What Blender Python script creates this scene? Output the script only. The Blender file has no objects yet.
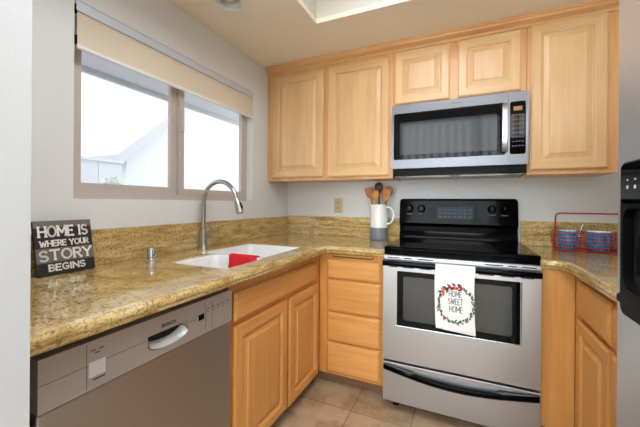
import bpy, bmesh, math, random
from mathutils import Vector, Matrix
from mathutils.geometry import tessellate_polygon
random.seed(7)
sc = bpy.context.scene
C = sc.collection
PI = math.pi

# ------------------------------------------------------------------ camera
FPX, YAW, CY, ROLL = 316.987, -24.419, 202.88, 0.375
cam_d = bpy.data.cameras.new('camera')
cam = bpy.data.objects.new('camera', cam_d); C.objects.link(cam)
cam_d.sensor_width = 36.0
cam_d.lens = FPX / 640 * 36.0
cam_d.shift_y = -(213.5 - CY) / 640
cam_d.clip_start = 0.02
cam.location = (1.46, -2.504, 1.187)
cam.rotation_mode = 'QUATERNION'
cam.rotation_quaternion = (Matrix.Rotation(math.radians(-YAW), 4, 'Z') @ Matrix.Rotation(math.radians(90), 4, 'X')
                           @ Matrix.Rotation(math.radians(ROLL), 4, 'Z')).to_quaternion()
sc.camera = cam

# ------------------------------------------------------------------ world, lights, exposure
w = bpy.data.worlds.new('sky'); sc.world = w; w.use_nodes = True
bg = w.node_tree.nodes['Background']
bg.inputs['Color'].default_value = (0.93, 0.965, 1.0, 1)
bg.inputs['Strength'].default_value = 2.7
sc.view_settings.view_transform = 'Standard'
sc.view_settings.look = 'None'
sc.view_settings.gamma = 1.0
sc.view_settings.use_curve_mapping = False
sc.view_settings.exposure = -0.58

def area(name, loc, target, sx, sy, power, col):
    d = bpy.data.lights.new(name, 'AREA'); d.shape = 'RECTANGLE'; d.size = sx; d.size_y = sy
    d.energy = power; d.color = col
    o = bpy.data.objects.new(name, d); C.objects.link(o); o.location = loc
    o.rotation_euler = (Vector(target) - Vector(loc)).to_track_quat('-Z', 'Y').to_euler()
    return o
# daylight: the tall patio window at the far end of the living area, and the kitchen window
area('patio_daylight', (1.6, -6.55, 1.9), (1.6, 0, 1.5), 3.6, 3.4, 640, (0.90, 0.96, 1.0))
pt = area('window_portal', (-0.14, -1.134, 1.61), (1, -1.134, 1.61), 1.19, 0.81, 1, (1, 1, 1)); pt.data.cycles.is_portal = True
sc.cycles.use_denoising = True
sc.cycles.max_bounces = 8
sc.cycles.sample_clamp_indirect = 6

# ------------------------------------------------------------------ materials
def lin(c):
    r = []
    for v in c:
        v /= 255.0
        r.append(v / 12.92 if v <= 0.04045 else ((v + 0.055) / 1.055) ** 2.4)
    return tuple(r) + (1,)
def mat(name, col=(200, 200, 200), rough=0.5, metal=0.0, **kw):
    m = bpy.data.materials.new(name); m.use_nodes = True
    b = m.node_tree.nodes['Principled BSDF']
    b.inputs['Base Color'].default_value = lin(col)
    b.inputs['Roughness'].default_value = rough
    b.inputs['Metallic'].default_value = metal
    for k, v in kw.items():
        b.inputs[k.replace('_', ' ')].default_value = v
    return m
def N(m, t, **kw):
    n = m.node_tree.nodes.new(t)
    for k, v in kw.items():
        if k.startswith('i_'): n.inputs[k[2:].replace('_', ' ')].default_value = v
        else: setattr(n, k, v)
    return n
def L(m, a, ao, b, bi): m.node_tree.links.new(a.outputs[ao], b.inputs[bi])
def ramp(m, stops):
    n = N(m, 'ShaderNodeValToRGB'); e = n.color_ramp.elements
    while len(e) < len(stops): e.new(0.5)
    for k, (p, c) in enumerate(stops):
        e[k].position = p; e[k].color = lin(c)
    return n
def coords(m, scale=(1, 1, 1), loc=(0, 0, 0)):
    tc = N(m, 'ShaderNodeTexCoord'); mp = N(m, 'ShaderNodeMapping')
    mp.inputs['Scale'].default_value = scale; mp.inputs['Location'].default_value = loc
    L(m, tc, 'Object', mp, 'Vector'); return mp
def bump(m, src, out, strength, dist=0.002):
    b = m.node_tree.nodes['Principled BSDF']
    n = N(m, 'ShaderNodeBump'); n.inputs['Strength'].default_value = strength; n.inputs['Distance'].default_value = dist
    L(m, src, out, n, 'Height'); L(m, n, 'Normal', b, 'Normal'); return n

def wood(name, axis, light, mid, dark, rough=0.33):
    m = mat(name, mid, rough)
    b = m.node_tree.nodes['Principled BSDF']
    s = {'x': (1.2, 22, 22), 'y': (22, 1.2, 22), 'z': (22, 22, 1.2)}[axis]
    mp = coords(m, s)
    n1 = N(m, 'ShaderNodeTexNoise'); n1.inputs['Scale'].default_value = 2.2; n1.inputs['Detail'].default_value = 5; n1.inputs['Distortion'].default_value = 0.6
    L(m, mp, 'Vector', n1, 'Vector')
    r = ramp(m, [(0.1, dark), (0.5, mid), (0.9, light)])
    L(m, n1, 'Fac', r, 'Fac')
    mp2 = coords(m, tuple(v * 0.16 + 0.6 for v in s), (3.1, 1.7, 0.4))
    n2 = N(m, 'ShaderNodeTexNoise'); n2.inputs['Scale'].default_value = 2.0; n2.inputs['Detail'].default_value = 3
    L(m, mp2, 'Vector', n2, 'Vector')
    r2 = ramp(m, [(0.3, (238, 230, 220)), (0.65, (255, 255, 255))])
    L(m, n2, 'Fac', r2, 'Fac')
    mx = N(m, 'ShaderNodeMix', data_type='RGBA', blend_type='MULTIPLY'); mx.inputs[0].default_value = 0.85
    L(m, r, 'Color', mx, 6); L(m, r2, 'Color', mx, 7); L(m, mx, 2, b, 'Base Color')
    bump(m, n1, 'Fac', 0.05, 0.001)
    return m
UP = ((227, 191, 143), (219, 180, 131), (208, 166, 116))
LO = ((226, 170, 102), (217, 156, 86), (202, 138, 68))  # more orange than UP: warm light on the base cabinets put into the colour
M = {}
for ax in 'xyz':
    M['up_' + ax] = wood('upper_maple_' + ax, ax, *UP)
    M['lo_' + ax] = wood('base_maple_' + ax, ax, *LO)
for ax in 'xz': M['upf_' + ax] = wood('upper_frame_maple_' + ax, ax, (226, 180, 126), (218, 166, 110), (202, 148, 94))
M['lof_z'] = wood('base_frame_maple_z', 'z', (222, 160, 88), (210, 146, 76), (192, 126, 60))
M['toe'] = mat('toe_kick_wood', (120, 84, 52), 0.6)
M['gap'] = mat('dark_gap', (40, 26, 16), 0.8)

def granite(name):
    m = mat(name, (170, 135, 80), 0.12, Coat_Weight=0.6, Coat_Roughness=0.03)
    b = m.node_tree.nodes['Principled BSDF']
    mp = coords(m, (1, 1, 1))
    mpv = coords(m, (3.5, 4.5, 26)); mpv.inputs['Rotation'].default_value = (0, 0, 0.5)
    v = N(m, 'ShaderNodeTexNoise'); v.inputs['Scale'].default_value = 1.6; v.inputs['Detail'].default_value = 8; v.inputs['Roughness'].default_value = 0.62; v.inputs['Distortion'].default_value = 0.8
    L(m, mpv, 'Vector', v, 'Vector')
    r = ramp(m, [(0.28, (146, 116, 62)), (0.42, (188, 158, 97)), (0.56, (212, 185, 126)), (0.72, (236, 217, 176))])
    L(m, v, 'Fac', r, 'Fac')
    s = N(m, 'ShaderNodeTexNoise'); s.inputs['Scale'].default_value = 110; s.inputs['Detail'].default_value = 4; s.inputs['Roughness'].default_value = 0.75
    L(m, mp, 'Vector', s, 'Vector')
    rs = ramp(m, [(0.36, (84, 66, 44)), (0.44, (216, 204, 180)), (0.54, (255, 255, 255))])
    L(m, s, 'Fac', rs, 'Fac')
    mx = N(m, 'ShaderNodeMix', data_type='RGBA', blend_type='MULTIPLY'); mx.inputs[0].default_value = 0.75
    L(m, r, 'Color', mx, 6); L(m, rs, 'Color', mx, 7)
    L(m, mx, 2, b, 'Base Color')
    return m
M['granite'] = granite('golden_granite')

def painted(name, col, sc_=140, st=0.12, rough=0.75):
    m = mat(name, col, rough)
    n = N(m, 'ShaderNodeTexNoise'); n.inputs['Scale'].default_value = sc_; n.inputs['Detail'].default_value = 3
    L(m, coords(m), 'Vector', n, 'Vector'); bump(m, n, 'Fac', st, 0.003); return m
M['wall'] = painted('wall_paint', (225, 227, 226))
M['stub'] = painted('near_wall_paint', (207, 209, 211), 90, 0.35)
M['ceil'] = painted('ceiling_paint', (246, 236, 220), 120, 0.1)
M['white_paint'] = painted('light_box_paint', (220, 215, 202), 120, 0.1)

def tile_floor():
    m = mat('floor_tile', (170, 145, 118), 0.4)
    b = m.node_tree.nodes['Principled BSDF']
    mp = coords(m, (1, 1, 1), (-0.09, 0.03, 0))
    br = N(m, 'ShaderNodeTexBrick', offset=0.0, squash=1.0)
    br.inputs['Scale'].default_value = 1.0; br.inputs['Brick Width'].default_value = 0.33; br.inputs['Row Height'].default_value = 0.33
    br.inputs['Mortar Size'].default_value = 0.004; br.inputs['Mortar Smooth'].default_value = 0.2
    br.inputs['Color1'].default_value = lin((200, 180, 154)); br.inputs['Color2'].default_value = lin((186, 162, 134)); br.inputs['Mortar'].default_value = lin((150, 132, 112))
    L(m, mp, 'Vector', br, 'Vector')
    n = N(m, 'ShaderNodeTexNoise'); n.inputs['Scale'].default_value = 7; n.inputs['Detail'].default_value = 6; n.inputs['Roughness'].default_value = 0.65
    L(m, mp, 'Vector', n, 'Vector')
    r = ramp(m, [(0.3, (190, 170, 150)), (0.5, (238, 230, 220)), (0.7, (255, 255, 250))])
    L(m, n, 'Fac', r, 'Fac')
    mx = N(m, 'ShaderNodeMix', data_type='RGBA', blend_type='MULTIPLY'); mx.inputs[0].default_value = 0.9
    L(m, br, 'Color', mx, 6); L(m, r, 'Color', mx, 7); L(m, mx, 2, b, 'Base Color')
    bump(m, br, 'Fac', 0.3, -0.002)
    return m
M['floor'] = tile_floor()

def steel(name, col, rough, axis):
    """brushed metal: fine grain along axis, reflections spread across it"""
    m = mat(name, col, rough, 1.0)
    b = m.node_tree.nodes['Principled BSDF']
    b.inputs['Anisotropic'].default_value = 0.75
    tg = N(m, 'ShaderNodeTangent', direction_type='RADIAL', axis='Z')
    b.inputs['Anisotropic Rotation'].default_value = 0.25 if axis == 'z' else 0.0
    L(m, tg, 'Tangent', b, 'Tangent')
    return m
M['steel'] = steel('brushed_steel', (200, 204, 209), 0.32, 'x')
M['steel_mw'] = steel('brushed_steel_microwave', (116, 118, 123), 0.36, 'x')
M['steel_dw'] = steel('brushed_steel_dishwasher', (184, 178, 171), 0.42, 'z')
M['steel_panel'] = mat('satin_steel_panel', (184, 176, 168), 0.42, 0.55)
M['steel_fr'] = steel('brushed_steel_fridge', (205, 205, 205), 0.36, 'z'); M['steel_fr'].node_tree.nodes['Principled BSDF'].inputs['Metallic'].default_value = 0.7
M['chrome'] = mat('chrome', (215, 215, 215), 0.12, 1.0)
M['nickel'] = mat('brushed_nickel', (178, 177, 175), 0.28, 1.0)
M['bright'] = mat('polished_trim', (196, 197, 199), 0.25, 1.0)
M['black'] = mat('black_enamel', (5, 5, 6), 0.10, Specular_IOR_Level=0.07)
M['black_glass'] = mat('black_glass', (5, 5, 6), 0.05, Specular_IOR_Level=0.14)
M['black_matte'] = mat('black_plastic', (12, 12, 13), 0.45, Specular_IOR_Level=0.1)
M['dark'] = mat('dark_recess', (10, 10, 10), 0.7)
M['grey_glass'] = mat('smoked_window', (34, 36, 38), 0.08, Specular_IOR_Level=0.24)
M['oven_glass'] = mat('oven_window_glass', (40, 42, 38), 0.06, Specular_IOR_Level=0.7)
M['burner'] = mat('burner_marking', (46, 46, 48), 0.2)
M['display'] = mat('display_glass', (30, 42, 60), 0.2, Specular_IOR_Level=0.1)
M['legend'] = mat('grey_legend', (96, 106, 118), 0.6, Specular_IOR_Level=0.1)
M['amber'] = mat('amber_display', (150, 110, 40), 0.4)
M['amber_key'] = mat('amber_key_print', (110, 84, 44), 0.5)
M['porcelain'] = mat('white_porcelain', (244, 244, 243), 0.12, Coat_Weight=0.4)
M['ceramic'] = mat('white_glazed_ceramic', (232, 230, 226), 0.2)
M['grey_glaze'] = mat('grey_glaze', (122, 128, 134), 0.35)
M['utensil_light'] = wood('acacia_light', 'z', (206, 156, 92), (186, 132, 72), (160, 106, 54), 0.5)
M['utensil_mid'] = wood('acacia_mid', 'z', (190, 134, 70), (166, 110, 54), (138, 86, 40), 0.5)
M['utensil_dark'] = wood('walnut_dark', 'z', (98, 58, 34), (74, 42, 26), (56, 32, 20), 0.5)
M['red_cloth'] = painted('red_cloth', (214, 22, 36), 300, 0.5, 0.9)
M['red_wire'] = mat('red_coated_wire', (168, 26, 34), 0.35)
M['almond'] = mat('almond_plastic', (206, 192, 150), 0.4)
M['almond_grey'] = mat('pale_grey_print', (190, 192, 196), 0.6)
M['slot'] = mat('outlet_slot', (70, 60, 44), 0.6)
M['taupe'] = mat('taupe_window_frame', (196, 184, 174), 0.45)
M['alu'] = mat('brushed_aluminium_rail', (206, 214, 228), 0.4, 0.2)
M['hem'] = mat('white_hem_bar', (238, 238, 236), 0.4)
M['white_plastic'] = mat('white_plastic', (236, 236, 234), 0.4)
M['sign_black'] = mat('sign_black', (22, 22, 24), 0.6)
M['sign_grey'] = mat('sign_grey_stripe', (112, 104, 100), 0.6)
M['sign_white'] = mat('sign_white_lettering', (250, 248, 244), 0.6)
M['towel'] = painted('white_cotton', (243, 243, 241), 400, 0.3, 0.9)
M['ink'] = mat('charcoal_print', (66, 66, 70), 0.9)
M['print_red'] = mat('berry_print', (150, 44, 60), 0.9)
M['print_orange'] = mat('orange_print', (214, 110, 50), 0.9)
M['print_green'] = mat('leaf_print', (92, 112, 78), 0.9)
M['print_plum'] = mat('plum_print', (84, 38, 66), 0.9)
M['switch'] = mat('silver_plastic', (206, 206, 206), 0.35, 0.2)
M['logo'] = mat('logo_grey', (52, 50, 50), 0.5)
M['stucco'] = painted('white_stucco', (226, 228, 231), 60, 0.2, 0.9)
M['fascia'] = mat('grey_white_fascia', (206, 208, 214), 0.7)
M['stucco2'] = painted('pale_stucco', (222, 226, 236), 60, 0.2, 0.9)
M['fence'] = mat('pale_fence', (216, 220, 226), 0.9)
M['leaf'] = painted('pale_leaf', (206, 218, 204), 40, 0.3, 0.9)
M['soil'] = mat('outside_concrete', (214, 212, 208), 0.9)

def fabric_mat():
    m = bpy.data.materials.new('beige_shade_fabric'); m.use_nodes = True
    t = m.node_tree; b = t.nodes['Principled BSDF']; out = t.nodes['Material Output']
    b.inputs['Base Color'].default_value = lin((244, 234, 214)); b.inputs['Roughness'].default_value = 0.9
    tr = t.nodes.new('ShaderNodeBsdfTranslucent'); tr.inputs['Color'].default_value = lin((238, 224, 198))
    mx = t.nodes.new('ShaderNodeMixShader'); mx.inputs[0].default_value = 0.3
    t.links.new(b.outputs[0], mx.inputs[1]); t.links.new(tr.outputs[0], mx.inputs[2]); t.links.new(mx.outputs[0], out.inputs['Surface'])
    return m
M['shade'] = fabric_mat()
def glass_mat():
    m = bpy.data.materials.new('window_pane'); m.use_nodes = True
    t = m.node_tree; out = t.nodes['Material Output']; t.nodes.remove(t.nodes['Principled BSDF'])
    a = t.nodes.new('ShaderNodeBsdfTransparent'); g = t.nodes.new('ShaderNodeBsdfGlossy'); g.inputs['Roughness'].default_value = 0.02
    lw = t.nodes.new('ShaderNodeLayerWeight'); lw.inputs['Blend'].default_value = 0.5; f = t.nodes.new('ShaderNodeMath'); f.operation = 'POWER'; f.inputs[1].default_value = 5.0; t.links.new(lw.outputs['Facing'], f.inputs[0])
    mx = t.nodes.new('ShaderNodeMixShader')
    t.links.new(f.outputs[0], mx.inputs[0]); t.links.new(a.outputs[0], mx.inputs[1]); t.links.new(g.outputs[0], mx.inputs[2]); t.links.new(mx.outputs[0], out.inputs['Surface'])
    return m
M['pane'] = glass_mat()
def emit(name, col, s):
    m = mat(name, (240, 240, 235), 0.5); b = m.node_tree.nodes['Principled BSDF']
    b.inputs['Emission Color'].default_value = lin(col); b.inputs['Emission Strength'].default_value = s; return m
M['diffuser'] = emit('lit_diffuser', (244, 248, 255), 18.0)
M['bulb'] = mat('frosted_bulb', (222, 222, 216), 0.3)
def plaid():
    m = mat('blue_patterned_glaze', (30, 120, 170), 0.2)
    b = m.node_tree.nodes['Principled BSDF']
    ck = N(m, 'ShaderNodeTexVoronoi'); ck.inputs['Scale'].default_value = 46; ck.distance = 'CHEBYCHEV'; ck.inputs['Randomness'].default_value = 0.15
    L(m, coords(m), 'Vector', ck, 'Vector')
    r = ramp(m, [(0.0, (36, 58, 130)), (0.22, (28, 110, 170)), (0.38, (40, 160, 190)), (0.55, (30, 90, 160))])
    L(m, ck, 'Distance', r, 'Fac'); L(m, r, 'Color', b, 'Base Color'); return m
M['mug'] = plaid()

# ------------------------------------------------------------------ mesh helpers (all world coordinates)
def B(): return bmesh.new()
def bx(bm, x0, x1, y0, y1, z0, z1, bev=0.0, seg=2):
    x0, x1 = min(x0, x1), max(x0, x1); y0, y1 = min(y0, y1), max(y0, y1); z0, z1 = min(z0, z1), max(z0, z1)
    v = [bm.verts.new(p) for p in [(x0, y0, z0), (x1, y0, z0), (x1, y1, z0), (x0, y1, z0), (x0, y0, z1), (x1, y0, z1), (x1, y1, z1), (x0, y1, z1)]]
    fs = [bm.faces.new([v[i] for i in q]) for q in [(3, 2, 1, 0), (4, 5, 6, 7), (0, 1, 5, 4), (1, 2, 6, 5), (2, 3, 7, 6), (3, 0, 4, 7)]]
    if bev > 0:
        es = list({e for f in fs for e in f.edges})
        bmesh.ops.bevel(bm, geom=es, offset=bev, segments=seg, profile=0.5, affect='EDGES')
    return bm
def frame_axes(d):
    d = d.normalized(); a = Vector((0, 0, 1)) if abs(d.z) < 0.9 else Vector((1, 0, 0))
    u = d.cross(a).normalized(); return u, d.cross(u).normalized()
def tube(bm, pts, r, seg=10, closed=False, flat=None):
    pts = [Vector(p) for p in pts]; n = len(pts); rr = r if isinstance(r, (list, tuple)) else [r] * n
    rings = []; pu = None
    for i, p in enumerate(pts):
        if closed: d = pts[(i + 1) % n] - pts[i - 1]
        else: d = pts[min(i + 1, n - 1)] - pts[max(i - 1, 0)]
        d.normalize()
        if pu is None: u, v = frame_axes(d)
        else:
            u = (pu - d * pu.dot(d)).normalized(); v = d.cross(u)
        pu = u
        rings.append([bm.verts.new(p + (u * math.cos(2 * PI * k / seg) + v * math.sin(2 * PI * k / seg)) * rr[i]) for k in range(seg)])
    for i in range(n if closed else n - 1):
        a, b = rings[i], rings[(i + 1) % n]
        for k in range(seg): bm.faces.new((a[k], a[(k + 1) % seg], b[(k + 1) % seg], b[k]))
    if not closed:
        bm.faces.new(rings[0][::-1]); bm.faces.new(rings[-1])
    return bm
def lathe(bm, prof, c, seg=32, axis='z', cap=(True, True)):
    c = Vector(c); rings = []
    for r, h in prof:
        ring = []
        for k in range(seg):
            a = 2 * PI * k / seg; x, y = r * math.cos(a), r * math.sin(a)
            o = {'z': (x, y, h), 'y': (x, -h, y), 'x': (h, x, y)}[axis]
            ring.append(bm.verts.new(c + Vector(o)))
        rings.append(ring)
    for a, b in zip(rings, rings[1:]):
        for k in range(seg): bm.faces.new((a[k], a[(k + 1) % seg], b[(k + 1) % seg], b[k]))
    if cap[0]: bm.faces.new(rings[0][::-1])
    if cap[1]: bm.faces.new(rings[-1])
    return bm
def fan(bm, loops3, flip=False):
    tris = tessellate_polygon([[Vector(p) for p in lp] for lp in loops3])
    return tris
def plate(bm, outer, holes, d0, d1, mp):
    """flat slab with holes; polygon points are (u,v); mp(u,v,w) gives the world point"""
    loops = [outer] + holes
    flat = [p for lp in loops for p in lp]
    tris = tessellate_polygon([[Vector((p[0], p[1], 0)) for p in lp] for lp in loops])
    A = [bm.verts.new(mp(p[0], p[1], d0)) for p in flat]; Bv = [bm.verts.new(mp(p[0], p[1], d1)) for p in flat]
    for t in tris:
        bm.faces.new([A[i] for i in t]); bm.faces.new([Bv[i] for i in reversed(t)])
    k = 0
    for lp in loops:
        n = len(lp)
        for i in range(n):
            a, b = k + i, k + (i + 1) % n
            bm.faces.new((A[a], A[b], Bv[b], Bv[a]))
        k += n
    return bm
def rect(u0, u1, v0, v1): return [(u0, v0), (u1, v0), (u1, v1), (u0, v1)]
def rrect(u0, u1, v0, v1, r, seg=5):
    p = []
    for cx, cy, a0 in ((u1 - r, v1 - r, 0), (u0 + r, v1 - r, 90), (u0 + r, v0 + r, 180), (u1 - r, v0 + r, 270)):
        for k in range(seg + 1):
            a = math.radians(a0 + 90 * k / seg); p.append((cx + r * math.cos(a), cy + r * math.sin(a)))
    return p
XY = lambda u, v, w_: (u, v, w_)
XZ = lambda u, v, w_: (u, w_, v)
YZ = lambda u, v, w_: (w_, u, v)
def loft(bm, loops, cap0=False, cap1=True):
    R = [[bm.verts.new(p) for p in lp] for lp in loops]
    n = len(R[0])
    for a, b in zip(R, R[1:]):
        for k in range(n): bm.faces.new((a[k], a[(k + 1) % n], b[(k + 1) % n], b[k]))
    if cap0: bm.faces.new(R[0][::-1])
    if cap1: bm.faces.new(R[-1])
    return bm

def obj(name, bm, m, parent=None, smooth=None, **props):
    me = bpy.data.meshes.new(name)
    bmesh.ops.remove_doubles(bm, verts=bm.verts, dist=1e-6)
    bmesh.ops.recalc_face_normals(bm, faces=bm.faces)
    base = Vector((0, 0, 0))
    p = parent
    while p is not None:
        base += p.location; p = p.parent
    o = bpy.data.objects.new(name, me); C.objects.link(o)
    if parent is None:
        vs = [v.co for v in bm.verts]
        base = Vector(((min(v.x for v in vs) + max(v.x for v in vs)) / 2, (min(v.y for v in vs) + max(v.y for v in vs)) / 2, min(v.z for v in vs)))
        o.location = base
    else: o.parent = parent
    bm.transform(Matrix.Translation(-base)); bm.to_mesh(me); bm.free()
    for x in (m if isinstance(m, (list, tuple)) else [m]): me.materials.append(x)
    if smooth:
        me.polygons.foreach_set('use_smooth', [True] * len(me.polygons))
        me.set_sharp_from_angle(angle=math.radians(smooth))
    for k, v in props.items(): o[k] = v
    return o
def thing(name, label, cat, loc, group=None):
    o = bpy.data.objects.new(name, None); C.objects.link(o); o.location = loc
    o.empty_display_size = 0.05
    o['label'] = label; o['category'] = cat
    if group: o['group'] = group
    return o
def tag(o, label, cat, group=None):
    o['label'] = label; o['category'] = cat
    if group: o['group'] = group
    return o
def struct(name, bm, m, parent=None, smooth=None):
    o = obj(name, bm, m, parent, smooth)
    if parent is None: o['kind'] = 'structure'
    return o
def single(name, bm, m, label, cat, group=None, smooth=None):
    return tag(obj(name, bm, m, None, smooth), label, cat, group)

# stroke lettering ----------------------------------------------------------
def arc(cx, cy, rx, ry, a0, a1, n=14):
    return [(cx + rx * math.cos(math.radians(a0 + (a1 - a0) * k / n)), cy + ry * math.sin(math.radians(a0 + (a1 - a0) * k / n))) for k in range(n + 1)]
GL = {
 'H': (.7, [[(0, 0), (0, 1)], [(.7, 0), (.7, 1)], [(0, .5), (.7, .5)]]),
 'O': (.8, [arc(.4, .5, .4, .5, 0, 360, 24)]),
 'M': (.85, [[(0, 0), (0, 1)], [(0, 1), (.42, .3)], [(.42, .3), (.85, 1)], [(.85, 1), (.85, 0)]]),
 'E': (.55, [[(0, 0), (0, 1)], [(0, 1), (.55, 1)], [(0, .52), (.45, .52)], [(0, 0), (.55, 0)]]),
 'I': (.12, [[(.06, 0), (.06, 1)]]),
 'S': (.6, [arc(.3, .74, .27, .26, 30, 270, 14) + arc(.3, .25, .29, .25, 90, -150, 14)]),
 'W': (1.0, [[(0, 1), (.25, 0)], [(.25, 0), (.5, .8)], [(.5, .8), (.75, 0)], [(.75, 0), (1, 1)]]),
 'R': (.6, [[(0, 0), (0, 1)], [(0, 1), (.3, 1)] + arc(.32, .75, .26, .25, 90, -90, 10) + [(0, .5)], [(.25, .5), (.6, 0)]]),
 'Y': (.7, [[(.35, 0), (.35, .48)], [(.35, .48), (0, 1)], [(.35, .48), (.7, 1)]]),
 'U': (.65, [[(0, 1), (0, .3)] + arc(.325, .3, .325, .3, 180, 360, 12) + [(.65, 1)]]),
 'T': (.7, [[(.35, 0), (.35, 1)], [(0, 1), (.7, 1)]]),
 'B': (.6, [[(0, 0), (0, 1)], [(0, 1), (.28, 1)] + arc(.3, .76, .24, .24, 90, -90, 10) + [(0, .52)], [(.3, .52)] + arc(.32, .26, .27, .26, 90, -90, 10) + [(0, 0)]]),
 'G': (.72, [arc(.38, .5, .38, .5, 45, 330, 18) + [(.72, .45), (.42, .45)]]),
 'N': (.7, [[(0, 0), (0, 1)], [(0, 1), (.7, 0)], [(.7, 0), (.7, 1)]]),
 'C': (.7, [arc(.38, .5, .38, .5, 45, 315, 18)]),
}
def text(bm, s, u0, u1, v0, v1, wt, mp, w0, w1, serif=0.0, jig=0.0, rnd=None):
    """letters of string s filling the box u0..u1, v0..v1 in a plane; ribbons of width wt, between depths w0 and w1"""
    gap, sp = 0.24, 0.45
    tot = sum(sp if ch == ' ' else GL[ch][0] + gap for ch in s) - gap
    k = (u1 - u0) / tot; h = v1 - v0; x = 0
    def rib(a, b, t):
        a = Vector(a); b = Vector(b); d = b - a
        if d.length < 1e-7: return
        d.normalize(); n = Vector((-d.y, d.x)) * t / 2; e = d * t * 0.3
        q = [a - e + n, a - e - n, b + e - n, b + e + n]
        lo = [bm.verts.new(mp(p.x, p.y, w0)) for p in q]; hi = [bm.verts.new(mp(p.x, p.y, w1)) for p in q]
        bm.faces.new(hi); bm.faces.new(lo[::-1])
        for i in range(4): bm.faces.new((lo[i], lo[(i + 1) % 4], hi[(i + 1) % 4], hi[i]))
    for ch in s:
        if ch == ' ': x += sp; continue
        wd, st = GL[ch]; dv = (rnd.uniform(-jig, jig) * h if rnd else 0)
        P = lambda p: (u0 + (x + p[0]) * k, v0 + dv + p[1] * h)
        ends = {}
        for pl in st:
            for p in (pl[0], pl[-1]): ends[(round(p[0], 2), round(p[1], 2))] = ends.get((round(p[0], 2), round(p[1], 2)), 0) + 1
        for pl in st:
            for a, b in zip(pl, pl[1:]): rib(P(a), P(b), wt)
            if serif:
                for p, q in ((pl[0], pl[1]), (pl[-1], pl[-2])):
                    vert = abs(p[1] - q[1]) > 0.5 * abs(p[0] - q[0])
                    if p[1] in (0, 1) and vert and ends[(round(p[0], 2), round(p[1], 2))] < 3:
                        c = P(p); rib((c[0] - serif * h, c[1]), (c[0] + serif * h, c[1]), wt * 0.8)
                    elif ch in 'ETSGC' and not vert:
                        c = P(p); rib((c[0], c[1] - serif * h * .8), (c[0], c[1] + serif * h * .8), wt * 0.8)
        x += wd + gap
    return bm

# ================================================================== SETTING
ZC = 2.272          # kitchen ceiling
WY0, WY1, WZ0, WZ1 = -1.738, -0.530, 1.198, 2.022     # window opening
CT = 0.912          # counter top
XR = 2.56           # right wall

struct('floor', bx(B(), -0.12, 5.0, -6.9, 0.12, -0.06, 0.0), M['floor'])
b = B()
plate(b, rect(-2.4, 0.0, 0, ZC), [rect(WY0, WY1, WZ0, WZ1)], -0.13, 0.0, YZ)
struct('wall_left', b, M['wall'])
struct('wall_back', bx(B(), -0.13, XR + 0.12, 0.0, 0.12, 0.0, ZC + 0.35), M['wall'])
struct('wall_right', bx(B(), XR, XR + 0.12, -2.75, 0.0, 0.0, ZC), M['wall'])
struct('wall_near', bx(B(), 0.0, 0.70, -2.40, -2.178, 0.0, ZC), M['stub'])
# ceiling with the recessed light box and a hole for the can light
RX0, RX1, RY0, RY1, RZ = 0.640, 2.05, -2.25, -0.768, 2.56
CAN = (0.297, -1.15); CR = 0.072
b = B()
hole = [(CAN[0] + CR * math.cos(2 * PI * k / 32), CAN[1] + CR * math.sin(2 * PI * k / 32)) for k in range(32)]
plate(b, rect(-0.13, XR + 0.12, -2.75, 0.0), [rect(RX0, RX1, RY0, RY1), hole], ZC, ZC + 0.03, XY)
struct('ceiling', b, M['ceil'])
b = B()
plate(b, rect(RX0 - 0.02, RX1 + 0.02, RY0 - 0.02, RY1 + 0.02), [rect(RX0, RX1, RY0, RY1)], ZC + 0.03, RZ, XY)
bx(b, RX0 - 0.02, RX1 + 0.02, RY0 - 0.02, RY1 + 0.02, RZ, RZ + 0.02)
struct('trim_1', b, M['white_paint'])
# living area behind the camera
b = B()
bx(b, -0.12, 0.0, -6.9, -2.40, 0.0, 4.0); struct('wall_living_left', b, M['wall'])
struct('wall_living_right', bx(B(), 5.0, 5.12, -6.9, -2.75, 0.0, 4.0), M['wall'])
struct('wall_living_front', bx(B(), XR + 0.12, 5.0, -2.75, -2.63, 0.0, 4.0), M['wall'])
struct('wall_above_kitchen', bx(B(), -0.12, XR + 0.12, -2.78, -2.75, ZC, 4.0), M['wall'])
struct('ceiling_living', bx(B(), -0.12, 5.12, -6.9, -2.63, 4.0, 4.1), M['wall'])
b = B(); plate(b, rect(-0.12, 5.12, 0, 4.0), [rect(-0.05, 3.5, 0.1, 3.6)], -6.5, -6.4, XZ)
struct('wall_rear', b, M['wall'])
b = B(); plate(b, rect(-0.05, 3.5, 0.1, 3.6), [rect(0.0, 1.70, 0.15, 3.55), rect(1.75, 3.45, 0.15, 3.55)], -6.47, -6.43, XZ)
wf = struct('window_2', b, M['white_plastic'])
for k in range(20):
    c, s_ = math.cos(0.95) * 0.06, math.sin(0.95) * 0.06; x = 0.05 + k * 0.175
    b = B(); plate(b, [(x - c, -6.33 - s_), (x + c, -6.33 + s_), (x + c + .003, -6.33 + s_ - .003), (x - c + .003, -6.33 - s_ - .003)], [], 0.14, 3.52, XY)
    obj('vane', b, M['white_plastic'], wf)

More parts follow.
